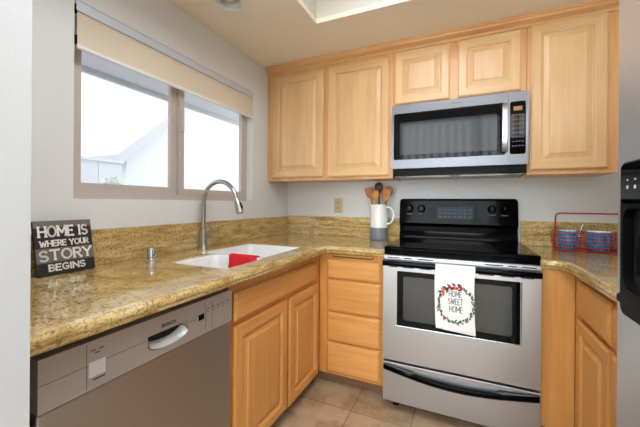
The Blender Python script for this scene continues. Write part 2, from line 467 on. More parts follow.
# kitchen window: frame, two sashes, panes
XF = -0.055
b = B(); plate(b, rect(WY0, WY1, WZ0, WZ1), [rect(WY0 + .028, WY1 - .028, WZ0 + .032, WZ1 - .03)], XF - 0.05, XF, YZ)
win = struct('window_1', b, M['taupe'])
YM = -1.160
def sash(y0, y1, x0, x1, fw, name='sash'):
    b = B(); plate(b, rect(y0, y1, WZ0 + .032, WZ1 - .03), [rect(y0 + fw, y1 - fw, WZ0 + .032 + fw, WZ1 - .03 - fw)], x0, x1, YZ)
    o = obj(name, b, M['taupe'], win)
    obj('pane', bx(B(), (x0 + x1) / 2 - .003, (x0 + x1) / 2 + .003, y0 + fw, y1 - fw, WZ0 + .032 + fw, WZ1 - .03 - fw), M['pane'], o)
    return o
sash(WY0 + .028, YM, XF - .045, XF - .020, .040)
sash(YM - .004, WY1 - .028, XF - .019, XF + .004, .036)
b = B(); bx(b, XF + .004, XF + .016, YM + .006, YM + .024, 1.60, 1.70, .003); obj('latch', b, M['taupe'], win)

# ================================================================== OUTSIDE
b = B(); bx(b, -14, -0.13, -10, 20, -0.3, -0.02); struct('ground_outside', b, M['soil'])
b = B(); bx(b, -.80, -.135, -4.0, 3.0, 2.07, 2.12); struct('trim_3', b, M['fascia'])
struct('trim_4', bx(B(), -.83, -.801, -4.0, 3.0, 2.035, 2.20), M['fascia'])
def outside():
    # gabled white house: the gable wall faces the window, its left rake climbs to the right
    X = -3.0
    prof = [(0.52, -0.02), (0.52, 1.86), (2.65, 3.72), (4.8, 1.86), (4.8, -0.02)]
    t = thing('neighbor_house', 'white stucco house with sloping gable roof just outside the window', 'house', (X - 1.2, 2.65, 0))
    obj('wall', plate(B(), prof, [], X - 2.4, X, YZ), M['stucco'], t)
    r = [(0.33, 1.69), (0.29, 1.83), (2.65, 3.92), (5.01, 1.83), (4.97, 1.69), (2.65, 3.76)]
    obj('roof', plate(B(), r, [], X - 2.5, X + 0.16, YZ), M['fascia'], t)
    t = thing('neighbor_block', 'tall pale flat-walled house rising behind the gabled house outside', 'house', (-7.7, 5.9, 0))
    obj('wall', bx(B(), -9, -6.4, 2.83, 9, -0.02, 6.6), M['stucco2'], t)
    obj('parapet', bx(B(), -9.05, -6.35, 2.78, 9.05, 6.6, 6.75), M['fascia'], t)
    t = thing('garden_fence', 'pale garden fence under the bright sky outside the left pane', 'fence', (-2.6, -1.7, 0))
    for k in range(13):
        y = -3.7 + k * 0.3
        obj('board', bx(B(), -2.62, -2.6, y, y + .292, -0.02, 1.68 - 0.01 * (k % 2)), M['fence'], t)
    obj('cap_rail', bx(B(), -2.65, -2.57, -3.7, .2, 1.68, 1.71), M['fence'], t)
    t = thing('garden_bush', 'pale leafy bush in front of the garden fence outside', 'bush', (-2.1, -.26, 0))
    bm = B(); rr = random.Random(3)
    for k in range(420):
        a = rr.uniform(0, 2 * PI); q = rr.uniform(0, 1) ** .5; z = rr.uniform(0.5, 1.44)
        rad = .42 * math.sin(PI * min(1, max(.08, (z - .35) / 1.2)))
        c = Vector((-2.1 + rad * .7 * q * math.cos(a), -0.26 + rad * .7 * q * math.sin(a), z))
        d1 = Vector((rr.uniform(-1, 1), rr.uniform(-1, 1), rr.uniform(-.4, 1))).normalized() * .05
        d2 = d1.cross(Vector((rr.uniform(-1, 1), rr.uniform(-1, 1), rr.uniform(-1, 1)))).normalized() * .025
        bm.faces.new([bm.verts.new(c - d1), bm.verts.new(c + d2), bm.verts.new(c + d1), bm.verts.new(c - d2)])
    obj('foliage', bm, M['leaf'], t)
    obj('stem', tube(B(), [(-2.1, -.26, -.02), (-2.1, -.25, .9)], .025), M['utensil_dark'], t)
outside()

# ================================================================== CABINETS
def door_ring(bm, u0, u1, v0, v1, t, mp, rings, first_mat=0, cap=True):
    """nested rectangles (inset, height) lofted; top/bottom rail faces get material 1"""
    R = []
    for ins, h in rings:
        R.append([bm.verts.new(mp(u, v, h)) for u, v in rect(u0 + ins, u1 - ins, v0 + ins, v1 - ins)])
    for a, b in zip(R, R[1:]):
        for k in range(4):
            f = bm.faces.new((a[k], a[(k + 1) % 4], b[(k + 1) % 4], b[k]))
            f.material_index = 1 if k in (0, 2) else 0
    if cap: bm.faces.new(R[-1])
    return R
def raised_door(u0, u1, v0, v1, mp, kind, hax, parent, t=.020, fw=.056, name='door'):
    bm = B()
    f = door_ring(bm, u0, u1, v0, v1, t, mp, [(.004, 0), (.004, .004), (0, .0055), (0, t - .006), (.003, t - .0055), (.004, t - .002), (.008, t), (fw - .007, t), (fw - .004, t - .003), (fw, t - .004), (fw + .003, t - .012), (fw + .003, 0)], cap=False)
    d = obj(name, bm, [M[kind + '_z'], M[kind + '_' + hax]], parent)
    bm = B()
    g = fw + .0025
    door_ring(bm, u0 + g, u1 - g, v0 + g, v1 - g, t, mp, [(0, .001), (0, t - .012), (.007, t - .012), (.030, t - .0045), (.0315, t - .001), (.036, t - .0005)])
    for fc in bm.faces: fc.material_index = 0
    obj('raised_panel', bm, M[kind + '_z'], d)
    return d
def drawer_front(u0, u1, v0, v1, mp, kind, hax, parent, t=.020, name='drawer_front'):
    bm = B()
    door_ring(bm, u0, u1, v0, v1, t, mp, [(.004, 0), (.004, .004), (0, .0055), (0, t - .010), (.003, t - .008), (.012, t - .001), (.016, t), (.02, t)])
    return obj(name, bm, M[kind + '_' + hax], parent)

YF = -0.330                                # upper face frames
mpU = lambda u, v, h: (u, YF - h, v)
def upper(name, label, x0, x1, z0, z1, doors, left_stile=True):
    t = thing(name, label, 'cabinet', ((x0 + x1) / 2, -0.16, z0))
    obj('cabinet_box', bx(B(), x0 + .001, x1 - .001, YF + .019, -0.002, z0 + .004, z1), M['up_z'], t)
    holes = []
    b = B(); plate(b, rect(x0 + .0005, x1 - .0005, z0, z1), [rect(d[0] + .012, d[1] - .012, d[2] + .012, d[3] - .012) for d in doors], YF, YF + .019, XZ)
    obj('face_frame', b, M['upf_z'], t)
    for d in doors: raised_door(*d, mpU, 'up', 'x', t)
    return t
ZT = 2.20
upper('upper_cabinet', 'maple double-door wall cabinet in the corner beside the window', 0.003, 1.018, 1.358, 2.235,
      [(.058, .502, 1.383, 2.182), (.540, .992, 1.378, 2.186)])
upper('upper_cabinet', 'short maple two-door cabinet directly above the microwave', 1.019, 1.788, 1.832, 2.235,
      [(1.030, 1.374, 1.852, 2.204), (1.420, 1.758, 1.852, 2.206)])
upper('upper_cabinet', 'tall maple single-door wall cabinet right of the microwave', 1.789, 2.212, 1.358, 2.235,
      [(1.806, 2.153, 1.384, 2.214)])
# crown moulding along the tops
b = B()
prof = [(0.0, 2.214), (.006, 2.214), (.010, 2.222), (.010, 2.228), (.020, 2.234), (.034, 2.244), (.040, 2.256), (.046, 2.258), (.046, 2.271), (0.0, 2.271)]
loft(b, [[(x, YF - .0005 - d, z) for d, z in prof] for x in (0.001, 2.212)], True, True)
struct('trim_2', b, M['upf_x'])

# base cabinets
ZB = 0.868
XFL = 0.590                                # left run face frame plane (faces +x), doors proud to .61
mpL = lambda u, v, h: (XFL + h, u, v)
YFB = -0.590
mpB = lambda u, v, h: (u, YFB - h, v)
XFR = 1.95
mpR = lambda u, v, h: (XFR - h, u, v)
# sink cabinet, left run
t = thing('sink_cabinet', 'maple sink cabinet with two doors below the white sink', 'cabinet', (0.3, -1.05, 0))
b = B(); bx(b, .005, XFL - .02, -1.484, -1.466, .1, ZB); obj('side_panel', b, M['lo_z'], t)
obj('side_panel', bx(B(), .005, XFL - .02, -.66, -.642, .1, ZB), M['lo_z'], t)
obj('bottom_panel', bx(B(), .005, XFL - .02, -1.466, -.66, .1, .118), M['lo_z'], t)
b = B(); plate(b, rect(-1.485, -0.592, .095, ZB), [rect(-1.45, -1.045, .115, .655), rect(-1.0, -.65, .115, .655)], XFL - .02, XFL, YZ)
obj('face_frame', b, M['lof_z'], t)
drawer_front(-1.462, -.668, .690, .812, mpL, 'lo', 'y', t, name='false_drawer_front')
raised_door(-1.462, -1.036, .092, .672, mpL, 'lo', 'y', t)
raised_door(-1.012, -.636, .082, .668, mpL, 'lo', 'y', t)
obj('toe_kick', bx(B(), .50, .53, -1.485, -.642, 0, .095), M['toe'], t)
# drawer stack on the back run
t = thing('drawer_cabinet', 'maple base cabinet with four stacked drawers left of the oven range', 'cabinet', (0.8, -0.3, 0))
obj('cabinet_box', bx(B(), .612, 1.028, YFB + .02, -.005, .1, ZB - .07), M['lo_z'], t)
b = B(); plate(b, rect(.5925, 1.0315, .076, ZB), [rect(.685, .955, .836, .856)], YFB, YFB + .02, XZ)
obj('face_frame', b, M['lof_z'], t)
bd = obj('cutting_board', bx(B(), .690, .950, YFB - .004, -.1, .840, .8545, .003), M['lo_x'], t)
obj('board_edge', bx(B(), .688, .952, YFB - .006, YFB - .0041, .8385, .844), M['gap'], bd)  # dark strip painting the shaded gap along the board's lower edge
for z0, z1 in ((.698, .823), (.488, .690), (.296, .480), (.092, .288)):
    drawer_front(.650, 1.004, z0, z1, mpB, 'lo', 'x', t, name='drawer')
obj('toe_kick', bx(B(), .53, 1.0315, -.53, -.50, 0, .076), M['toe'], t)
# right corner: blind panel facing the room, then the run facing left
t = thing('corner_cabinet', 'plain maple corner cabinet panel right of the oven range', 'cabinet', (2.1, -0.3, 0))
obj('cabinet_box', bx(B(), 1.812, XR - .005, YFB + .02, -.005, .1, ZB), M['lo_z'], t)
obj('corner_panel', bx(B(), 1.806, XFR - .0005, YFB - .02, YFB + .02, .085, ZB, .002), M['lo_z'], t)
obj('toe_kick', bx(B(), 1.812, 2.0, -.54, -.52, 0, .085), M['toe'], t)
def right_cab(label, y0, y1, dy0, dy1):
    t = thing('base_cabinet', label, 'cabinet', (2.25, (y0 + y1) / 2, 0))
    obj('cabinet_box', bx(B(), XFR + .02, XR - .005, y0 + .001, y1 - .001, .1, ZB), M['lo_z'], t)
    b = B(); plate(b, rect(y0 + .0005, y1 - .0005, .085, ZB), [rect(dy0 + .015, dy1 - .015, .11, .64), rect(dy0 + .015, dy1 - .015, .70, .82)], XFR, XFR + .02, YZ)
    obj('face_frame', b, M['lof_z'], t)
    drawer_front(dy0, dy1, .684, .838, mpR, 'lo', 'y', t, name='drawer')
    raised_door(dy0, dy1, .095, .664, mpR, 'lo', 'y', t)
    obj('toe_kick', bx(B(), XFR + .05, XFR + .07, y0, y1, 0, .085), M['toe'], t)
right_cab('maple base cabinet with drawer and door under the mug basket counter', -1.062, -.612, -1.049, -.694)
right_cab('narrow maple base cabinet squeezed beside the refrigerator', -1.484, -1.063, -1.468, -1.076)

# ================================================================== COUNTERTOPS
ZU = CT - 0.04
def nose(bm, path, close=False):
    """rounded front edge swept along path (list of (x,y)); outward is to the right of travel"""
    prof = [(0, ZU - .004), (.016, ZU - .004), (.020, ZU + .001), (.020, ZU + .008), (.024, ZU + .012), (.026, ZU + .020), (.025, ZU + .030), (.020, ZU + .037), (.010, CT), (0, CT)]
    n = len(path); loops = []
    for i in range(n):
        p = Vector(path[i]); ds = []
        if i > 0: ds.append((p - Vector(path[i - 1])).normalized())
        if i < n - 1: ds.append((Vector(path[i + 1]) - p).normalized())
        ns = [Vector((d.y, -d.x)) for d in ds]; m_ = sum(ns, Vector((0, 0))).normalized(); k = 1 / max(.4, m_.dot(ns[0]))
        loops.append([(p.x + m_.x * d * k, p.y + m_.y * d * k, z) for d, z in prof])
    loft(bm, loops, True, True)
SINK = [(.230, -1.478), (.230, -1.215), (.130, -1.205), (.130, -.742), (.545, -.742), (.575, -1.478)]
t = thing('countertop', 'golden granite L-shaped countertop holding the white sink', 'countertop', (0.33, -1.1, ZU))
inner = [(.64 + .06 * (1 - math.cos(a)), -.62 - .06 * (1 - math.sin(a))) for a in ()]
b = B(); plate(b, [(.003, -2.175), (.640, -2.175), (.640, -.645), (.652, -.624), (.675, -.616), (1.0335, -.616), (1.0335, -.002), (.003, -.002)], [SINK], ZU, CT, XY)
nose(b, [(.640, -2.175), (.640, -.645), (.652, -.624), (.675, -.616), (1.0335, -.616)])
obj('granite_top', b, M['granite'], t, smooth=35)
obj('backsplash', bx(B(), .002, .022, -2.160, -.023, CT, 1.066, .002), M['granite'], t)
obj('backsplash', bx(B(), .002, 1.0335, -.022, -.002, CT, 1.072, .002), M['granite'], t)
t = thing('countertop', 'golden granite counter in the right corner under the mug basket', 'countertop', (2.2, -.7, ZU))
cv = [(1.8065, -.600)] + [(1.865 + .075 * math.sin(a), -.600 - .075 * (1 - math.cos(a)) * 1.2) for a in [math.radians(15 * k) for k in range(7)]]
cv = [(1.8065, -.600), (1.862, -.602), (1.890, -.612), (1.912, -.634), (1.926, -.668), (1.932, -.720), (1.932, -1.484)]
b = B(); plate(b, cv + [(XR - .003, -1.484), (XR - .003, -.002), (1.8065, -.002)], [], ZU, CT, XY)
nose(b, list(reversed(cv)) if False else [(p[0], p[1]) for p in cv][::1])
obj('granite_top', b, M['granite'], t, smooth=35)
obj('backsplash', bx(B(), 1.8065, XR - .003, -.022, -.002, CT, 1.076, .002), M['granite'], t)
obj('backsplash', bx(B(), XR - .023, XR - .003, -1.484, -.023, CT, 1.076, .002), M['granite'], t)

# ================================================================== SINK, FAUCET
def bowl(bm, x0, x1, y0, y1, depth, zt):
    loops = []
    for ins, z, r in ((0, zt, .03), (.004, zt - .006, .032), (.008, zt - .05, .04), (.016, zt - depth + .03, .05), (.03, zt - depth + .008, .05), (.06, zt - depth, .05)):
        loops.append([(u, v, z) for u, v in rrect(x0 + ins, x1 - ins, y0 + ins, y1 - ins, r, 4)])
    loft(bm, loops, False, True)
t = thing('kitchen_sink', 'white double-bowl sink set into the granite counter below the window', 'sink', (.36, -1.1, ZU - .17))
ZS = CT - .004
LBW = (.250, .556, -1.462, -1.182); RBW = (.150, .535, -1.158, -.758)
b = B()
sk = [(x + (.0015 if x < .4 else -.0015), y + (.0015 if y < -1.0 and y < -1.3 else (-.0015 if y > -1.0 else 0))) for x, y in SINK]
plate(b, sk, [rrect(*LBW, .03, 4), rrect(*RBW, .03, 4)], ZS - .02, ZS, XY)
obj('rim', b, M['porcelain'], t)
b = B(); bowl(b, *LBW, .17, ZS); lb = obj('bowl', b, M['porcelain'], t, smooth=50)
b = B(); bowl(b, *RBW, .17, ZS); rb = obj('bowl', b, M['porcelain'], t, smooth=50)
for q, o in ((LBW, lb), (RBW, rb)):
    obj('drain', lathe(B(), [(.045, 0), (.045, .002), (.03, .003), (.012, .001)], ((q[0] + q[1]) / 2, (q[2] + q[3]) / 2, ZS - .1695)), M['chrome'], o, smooth=40)

fx, fy = .062, -1.085
t = thing('kitchen_faucet', 'tall brushed gooseneck pull-down faucet standing behind the sink', 'faucet', (fx, fy, CT))
obj('base', lathe(B(), [(.030, 0), (.030, .006), (.026, .012), (.023, .03), (.021, .05), (.021, .10), (.018, .11)], (fx, fy, CT), 28), M['nickel'], t, smooth=40)
pts = [(fx, fy, CT + .10), (fx, fy, CT + .265)]
R_ = .116; zc = CT + .278
for k in range(0, 19):
    a = math.radians(180 - 165 * k / 18); pts.append((fx + R_ + R_ * math.cos(a), fy + .008 * k / 18, zc + R_ * math.sin(a)))
last = Vector(pts[-1]); dr = (last - Vector(pts[-2])).normalized()
pts.append(tuple(last + dr * .012))
obj('spout', tube(B(), pts, .0125, 14), M['nickel'], t, smooth=50)
e0 = Vector(pts[-1])
obj('spray_head', tube(B(), [e0, e0 + dr * .01, e0 + dr * .04, e0 + dr * .085, e0 + dr * .088], [.0135, .017, .0185, .022, .019], 18), M['nickel'], t, smooth=40)
sh = t.children[-1]
obj('spray_button', tube(B(), [e0 + dr * .03 + Vector((.0165, 0, .006)), e0 + dr * .065 + Vector((.0205, 0, .006))], .006, 8), M['black_matte'], sh)
lv = obj('lever', tube(B(), [(fx, fy + .012, CT + .082), (fx + .004, fy + .036, CT + .082), (fx + .006, fy + .050, CT + .084)], .0125, 12), M['nickel'], t, smooth=40)
obj('lever_handle', tube(B(), [(fx + .006, fy + .046, CT + .085), (fx + .010, fy + .050, CT + .12), (fx + .018, fy + .056, CT + .165)], [.007, .006, .0045], 10), M['nickel'], lv, smooth=40)

t = thing('air_gap', 'short chrome air gap cap on the counter left of the sink', 'sink fitting', (.118, -1.472, CT))
obj('base', lathe(B(), [(.029, 0), (.029, .004), (.025, .007)], (.118, -1.472, CT), 24), M['bright'], t, smooth=40)
obj('cap', lathe(B(), [(.0235, .007), (.0235, .054), (.021, .060), (.012, .062)], (.118, -1.472, CT), 24), M['chrome'], t, smooth=40)

# red cloth over the divider
b = B()
path = [(-1.150, ZS - .075), (-1.153, ZS - .03), (-1.157, ZS + .004), (-1.164, ZS + .009), (-1.175, ZS + .009), (-1.184, ZS + .004), (-1.190, ZS - .03), (-1.196, ZS - .08), (-1.199, ZS - .13)]
G = []
for i in range(13):
    f = i / 12; x = .350 + f * .155
    G.append([(x + .010 * math.sin(j * 1.3) * (j / 8) + (.02 * (f - .5) * j / 8), y - .005 * (1 + math.sin(f * 9 + j * .4)) * (1 if j > 4 else 0) + .003 * (1 + math.sin(f * 8)) * (1 if j < 3 else 0), z - (.012 * math.sin(f * 3) if j in (8,) else 0)) for j, (y, z) in enumerate(path)])
for i in range(12):
    for j in range(8):
        b.faces.new([b.verts.new(p) for p in (G[i][j], G[i + 1][j], G[i + 1][j + 1], G[i][j + 1])])
bmesh.ops.remove_doubles(b, verts=b.verts, dist=1e-5)
bmesh.ops.recalc_face_normals(b, faces=b.faces)
bmesh.ops.solidify(b, geom=b.faces[:], thickness=.003)
single('dish_cloth', b, M['red_cloth'], 'red dish cloth draped over the divider of the white sink', 'cloth', smooth=60)

# ================================================================== DISHWASHER
DY0, DY1 = -2.128, -1.494
t = thing('dishwasher', 'stainless steel dishwasher under the counter left of the sink cabinet', 'dishwasher', (.3, -1.81, 0))
obj('tub', bx(B(), .03, .575, DY0 + .006, DY1 - .004, .1, .845), M['dark'], t)
obj('toe_kick', bx(B(), .50, .53, DY0, DY1, 0, .098), M['dark'], t)
obj('door_panel', bx(B(), .578, .612, DY0, DY1, .105, .712, .004), M['steel_dw'], t)
HY, HZ0, HZ1 = -1.788, .738, .788         # pocket handle
hw = .075
b = B()
hole = [(HY - hw, HZ1), (HY - hw, HZ0 + .020)] + [(HY + hw * math.cos(math.radians(a)), HZ0 + .020 + .022 * math.sin(math.radians(a))) for a in range(195, 346, 15)] + [(HY + hw, HZ0 + .020), (HY + hw, HZ1)]
plate(b, rect(DY0, DY1, .716, .838), [hole], .585, .616, YZ)
cp = obj('control_panel', b, M['steel_panel'], t)
b = B(); bx(b, .578, .584, HY - hw, HY + hw, HZ0 - .004, HZ1); obj('pocket', b, M['dark'], cp)
b = B()
G = []
for i in range(13):
    a = math.radians(190 + 160 * i / 12); y = HY + hw * .97 * math.cos(a); z = HZ0 + .022 + .022 * math.sin(a)
    G.append([(.588, HY + (y - HY) * .9, z + .016), (.600, y, z + .013), (.6155, y, z + .003), (.618, y, z)])
for i in range(12):
    for j in range(3): b.faces.new([b.verts.new(p) for p in (G[i][j], G[i + 1][j], G[i + 1][j + 1], G[i][j + 1])])
obj('handle_lip', b, M['switch'], cp, smooth=60)
mpD = lambda u, v, w_: (w_, u, v)
b = B(); text(b, 'BOSCH', -1.815, -1.765, .800, .809, .0022, mpD, .616, .6166); obj('logo_lettering', b, M['logo'], cp)
b = B(); bx(b, .616, .6168, -1.668, -1.642, .770, .790); obj('status_display', b, M['black_glass'], cp)
for k in range(5):
    y = -1.63 + k * .026
    b = B(); bx(b, .616, .6166, y, y + .014, .800, .8025); bx(b, .616, .6166, y + .002, y + .010, .789, .791); obj('program_marking', b, M['logo'], cp)
for y in (-1.635, -1.603, -2.03): obj('panel_seam', bx(B(), .616, .6163, y, y + .0012, .722, .832), M['logo'], cp)
for y0, y1 in ((DY0 + .002, HY - hw - .004), (HY + hw + .004, -1.675)): obj('panel_seam', bx(B(), .616, .6163, y0, y1, .7785, .7797), M['logo'], cp)
b = B(); bx(b, .6155, .6185, -2.025, -1.985, .748, .785, .001); sw = obj('power_switch', b, M['switch'], cp)
for y0, y1, z0, z1 in ((-2.015, -1.985, .738, .741), (-2.02, -2.008, .812, .8145), (-2.0, -1.988, .812, .8145), (-2.01, -1.998, .804, .8065)):
    obj('switch_marking', bx(B(), .616, .6166, y0, y1, z0, z1), M['logo'], cp)

# ================================================================== MICROWAVE
MX0, MX1 = 1.026, 1.786
t = thing('microwave', 'stainless over-the-range microwave with dark glass door', 'microwave', ((MX0 + MX1) / 2, -.2, 1.364))
obj('body', bx(B(), MX0 + .004, MX1 - .004, -.385, -.004, 1.372, 1.826), M['black_matte'], t)
b = B(); bx(b, MX0 + .006, MX1 - .006, -.398, -.02, 1.3645, 1.371, .002); gr = obj('bottom_grille', b, M['black'], t)
for k in range(2):
    obj('filter', bx(B(), MX0 + .09 + k * .32, MX0 + .35 + k * .32, -.34, -.12, 1.360, 1.3644), M['steel_panel'], gr)
XD = 1.688
b = B(); plate(b, rect(MX0, XD - .001, 1.413, 1.824), [rrect(MX0 + .012, XD - .012, 1.470, 1.770, .012)], -.412, -.386, XZ)
dr = obj('door', b, M['steel_mw'], t)
b = B(); plate(b, rrect(MX0 + .013, XD - .013, 1.471, 1.769, .012), [], -.409, -.396, XZ); dg = obj('door_glass', b, M['black_glass'], dr)
b = B(); plate(b, rrect(1.078, 1.632, 1.500, 1.712, .010), [], -.4098, -.4091, XZ); obj('mesh_window', b, M['grey_glass'], dg)
b = B(); loft(b, [[(x, y, z) for x, y in ((1.648, -.412 - o), (1.656, -.430 - o), (1.680, -.430 - o), (1.684, -.412 - o))] for z, o in ((1.484, 0), (1.50, .012), (1.56, .018), (1.69, .018), (1.745, .012), (1.762, 0))], True, True)
obj('handle', b, M['nickel'], dr, smooth=40)
b = B()
for k in range(9): bx(b, 1.385 + k * .0068, 1.3895 + k * .0068, -.4124, -.4121, 1.796, 1.802)
obj('logo_plate', b, M['logo'], dr)
b = B(); plate(b, rect(XD, MX1, 1.413, 1.824), [rrect(XD + .008, MX1 - .012, 1.470, 1.770, .010)], -.412, -.386, XZ)
cp = obj('control_panel', b, M['steel_mw'], t)
b = B(); plate(b, rrect(XD + .009, MX1 - .013, 1.471, 1.769, .010), [], -.410, -.394, XZ); kp = obj('keypad', b, M['black_glass'], cp)
obj('clock_display', bx(B(), 1.714, 1.756, -.4108, -.410, 1.718, 1.742), M['amber'], kp)
for r in range(8):
    b = B()
    for c in range(4): bx(b, 1.708 + c * .0155, 1.718 + c * .0155, -.4106, -.410, 1.690 - r * .025, 1.696 - r * .025)
    obj('key_row', b, M['amber_key'] if r < 5 else M['legend'], kp)

# ================================================================== RANGE
RX0_, RX1_ = 1.040, 1.800
t = thing('oven_range', 'freestanding stainless electric range with black glass cooktop', 'oven', ((RX0_ + RX1_) / 2, -.35, 0))
obj('body', bx(B(), RX0_ + .004, RX1_ - .004, -.640, -.010, .06, .905), M['black_matte'], t)
b = B(); bx(b, RX0_ - .002, RX1_ + .002, -.672, -.085, .9135, .938, .008, 3); bx(b, RX0_ + .002, RX1_ - .002, -.668, -.086, .892, .9135)
ck = obj('cooktop', b, M['black'], t)
obj('glass_surface', bx(B(), RX0_ + .022, RX1_ - .022, -.632, -.115, .9381, .9395), M['black_glass'], ck)
gs = ck.children[-1]
for x, y, r in ((1.235, -.50, .105), (1.60, -.50, .085), (1.235, -.235, .080), (1.60, -.235, .100)):
    b = B()
    for q in (r, r * .62):
        plate(b, [(x + q * math.cos(2 * PI * k / 36), y + q * math.sin(2 * PI * k / 36)) for k in range(36)],
              [[(x + (q - .004) * math.cos(2 * PI * k / 36), y + (q - .004) * math.sin(2 * PI * k / 36)) for k in range(36)]], .9395, .9398, XY)
    obj('burner_ring', b, M['burner'], gs)
# backguard
b = B()
ZG = 1.222
prof = [(-.024, .9135), (-.024, ZG - .01), (-.030, ZG), (-.055, ZG), (-.070, ZG - .014), (-.088, 1.075), (-.092, 1.045), (-.070, 1.020), (-.068, .985), (-.080, .955), (-.084, .9395), (-.084, .9135)]
loft(b, [[(x, y, z - dz * (1 if z > 1.1 else 0)) for y, z in prof] for x, dz in ((RX0_ - .020, .012), (RX0_ - .012, .003), (RX0_ - .004, 0), (RX1_ - .032, 0), (RX1_ - .024, .003), (RX1_ - .016, .012))], True, True)
bgd = obj('backguard', b, M['black'], t, smooth=25)
def on_bg(z): return -.070 - (ZG - .014 - z) / (ZG - .014 - 1.075) * .018
def bgbox(x0, x1, z0, z1, th):
    b = B(); v = []
    for x, z, o in ((x0, z0, 0), (x1, z0, 0), (x1, z1, 0), (x0, z1, 0), (x0, z0, th), (x1, z0, th), (x1, z1, th), (x0, z1, th)): v.append(b.verts.new((x, on_bg(z) - o, z)))
    for q in [(3, 2, 1, 0), (4, 5, 6, 7), (0, 1, 5, 4), (1, 2, 6, 5), (2, 3, 7, 6), (3, 0, 4, 7)]: b.faces.new([v[i] for i in q])
    return b
dp = obj('display_panel', bgbox(1.285, 1.520, 1.080, 1.168, .002), M['display'], bgd)
for r in range(3):
    b = B()
    for k in range(7):
        q = bgbox(1.296 + k * .032, 1.316 + k * .032, 1.092 + r * .024, 1.098 + r * .024, .003); me_ = bpy.data.meshes.new('tmp'); q.to_mesh(me_); q.free(); b.from_mesh(me_); bpy.data.meshes.remove(me_)
    obj('key_legend', b, M['legend'], dp)
for x in (1.095, 1.178, 1.632, 1.705):
    z = 1.150; y = on_bg(z)
    k = obj('burner_knob', lathe(B(), [(.027, .0), (.027, .006), (.022, .010), (.019, .026), (.016, .029)], (x, y, z), 24, 'y'), M['black'], bgd, smooth=35)
    obj('pointer', bx(B(), x - .002, x + .002, y - .0305, y - .0275, z, z + .016), M['legend'], k)
    b = bgbox(x - .02, x + .02, 1.108, 1.113, .001); obj('knob_legend', b, M['legend'], bgd)
# vent trim strip with slots
b = B(); bx(b, RX0_, RX1_, -.688, -.641, .868, .8915, .003); vt = obj('vent_trim', b, M['steel'], t)
for x0, x1 in ((1.062, 1.13), (1.155, 1.20), (1.23, 1.31), (1.56, 1.64), (1.66, 1.70), (1.72, 1.78)):
    obj('vent_slot', bx(B(), x0, x1, -.6888, -.6875, .876, .8815), M['dark'], vt)
# oven door
b = B(); plate(b, rect(RX0_, RX1_, .296, .866), [rect(1.118, 1.714, .500, .806)], -.690, -.645, XZ)
od = obj('oven_door', b, M['steel'], t)
b = B(); plate(b, rrect(1.1185, 1.7135, .5005, .8055, .004), [rrect(1.152, 1.680, .532, .778, .012)], -.692, -.672, XZ)
obj('window_frame', b, M['black_glass'], od)
b = B(); plate(b, rrect(1.1525, 1.6795, .5325, .7775, .012), [], -.686, -.676, XZ); obj('oven_window', b, M['oven_glass'], od)
b = B(); tube(b, [(1.112, -.692, .497), (1.718, -.692, .497), (1.7185, -.692, .806)], .0032, 8); obj('bright_trim', b, M['bright'], od)
for x0, x1 in ((1.075, 1.12), (1.15, 1.21), (1.24, 1.30), (1.53, 1.60), (1.63, 1.69), (1.715, 1.77)):
    obj('vent_slot', bx(B(), x0, x1, -.6908, -.6895, .825, .8305), M['dark'], od)
b = B(); loft(b, [[(x, -.690 - q, z) for q, z in ((.0, .8345), (.024, .8335), (.040, .840), (.044, .850), (.040, .862), (.024, .8665), (.0, .8655))] for x in (RX0_ + .004, RX1_ - .004)], True, True)
obj('door_handle', b, M['black'], od, smooth=50)
# storage drawer with curved black handle
b = B(); bx(b, RX0_, RX1_, -.688, -.641, .060, .281, .0012); dw = obj('storage_drawer', b, M['steel'], t)
b = B(); lo_ = []
for k in range(25):
    f = k / 24; x = RX0_ + .006 + f * (RX1_ - RX0_ - .012); s_ = math.sin(PI * f)
    zt, o = .268 - .034 * s_, .012 + .030 * s_
    lo_.append([(x, -.688 - q, z) for q, z in ((0, zt), (o * .7, zt + .002), (o, zt - .005), (o, zt - .020), (o * .7, zt - .028), (0, zt - .026))])
loft(b, lo_, True, True); obj('drawer_handle', b, M['black'], dw, smooth=40)
for x in (RX0_ + .06, RX1_ - .06):
    for y in (-.60, -.08): obj('foot', lathe(B(), [(.020, 0), (.020, .03), (.012, .034), (.012, .062)], (x, y, 0), 16), M['black_matte'], t, smooth=40)

# towel over the oven door handle
TX0, TX1 = 1.326, 1.514
yh = -.690 - .044
t = thing('kitchen_towel', 'white kitchen towel with printed wreath hanging on the oven handle', 'towel', (1.42, yh - .005, .515))
b = B()
prof = [(yh + .030 + .012, .70), (yh + .040, .80), (yh + .0415, .829)]
prof = [(-.6975, .8675), (-.712, .8695), (yh + .004, .8685), (yh - .0035, .860), (yh - .004, .846), (yh - .003, .82), (yh + .002, .75), (yh + .008, .66), (yh + .012, .58), (yh + .013, .534)]
G = []
for i in range(15):
    f = i / 14
    G.append([(TX0 + f * (TX1 - TX0) + .004 * math.sin(j * .8) * (j > 4), y - .004 * (1 + math.sin(f * 7 + j * .25)) * min(1, max(0, j - 3) / 4), z - (.004 * math.sin(f * 5) if j == 9 else 0)) for j, (y, z) in enumerate(prof)])
for i in range(14):
    for j in range(9): b.faces.new([b.verts.new(p) for p in (G[i][j], G[i + 1][j], G[i + 1][j + 1], G[i][j + 1])])
bmesh.ops.remove_doubles(b, verts=b.verts, dist=1e-6)
bmesh.ops.recalc_face_normals(b, faces=b.faces)
bmesh.ops.solidify(b, geom=b.faces[:], thickness=.0016)
tc = obj('cloth', b, M['towel'], t, smooth=60)
b = B(); G2 = [(TX0 + .05, .5105), (TX1 + .001, .498)]
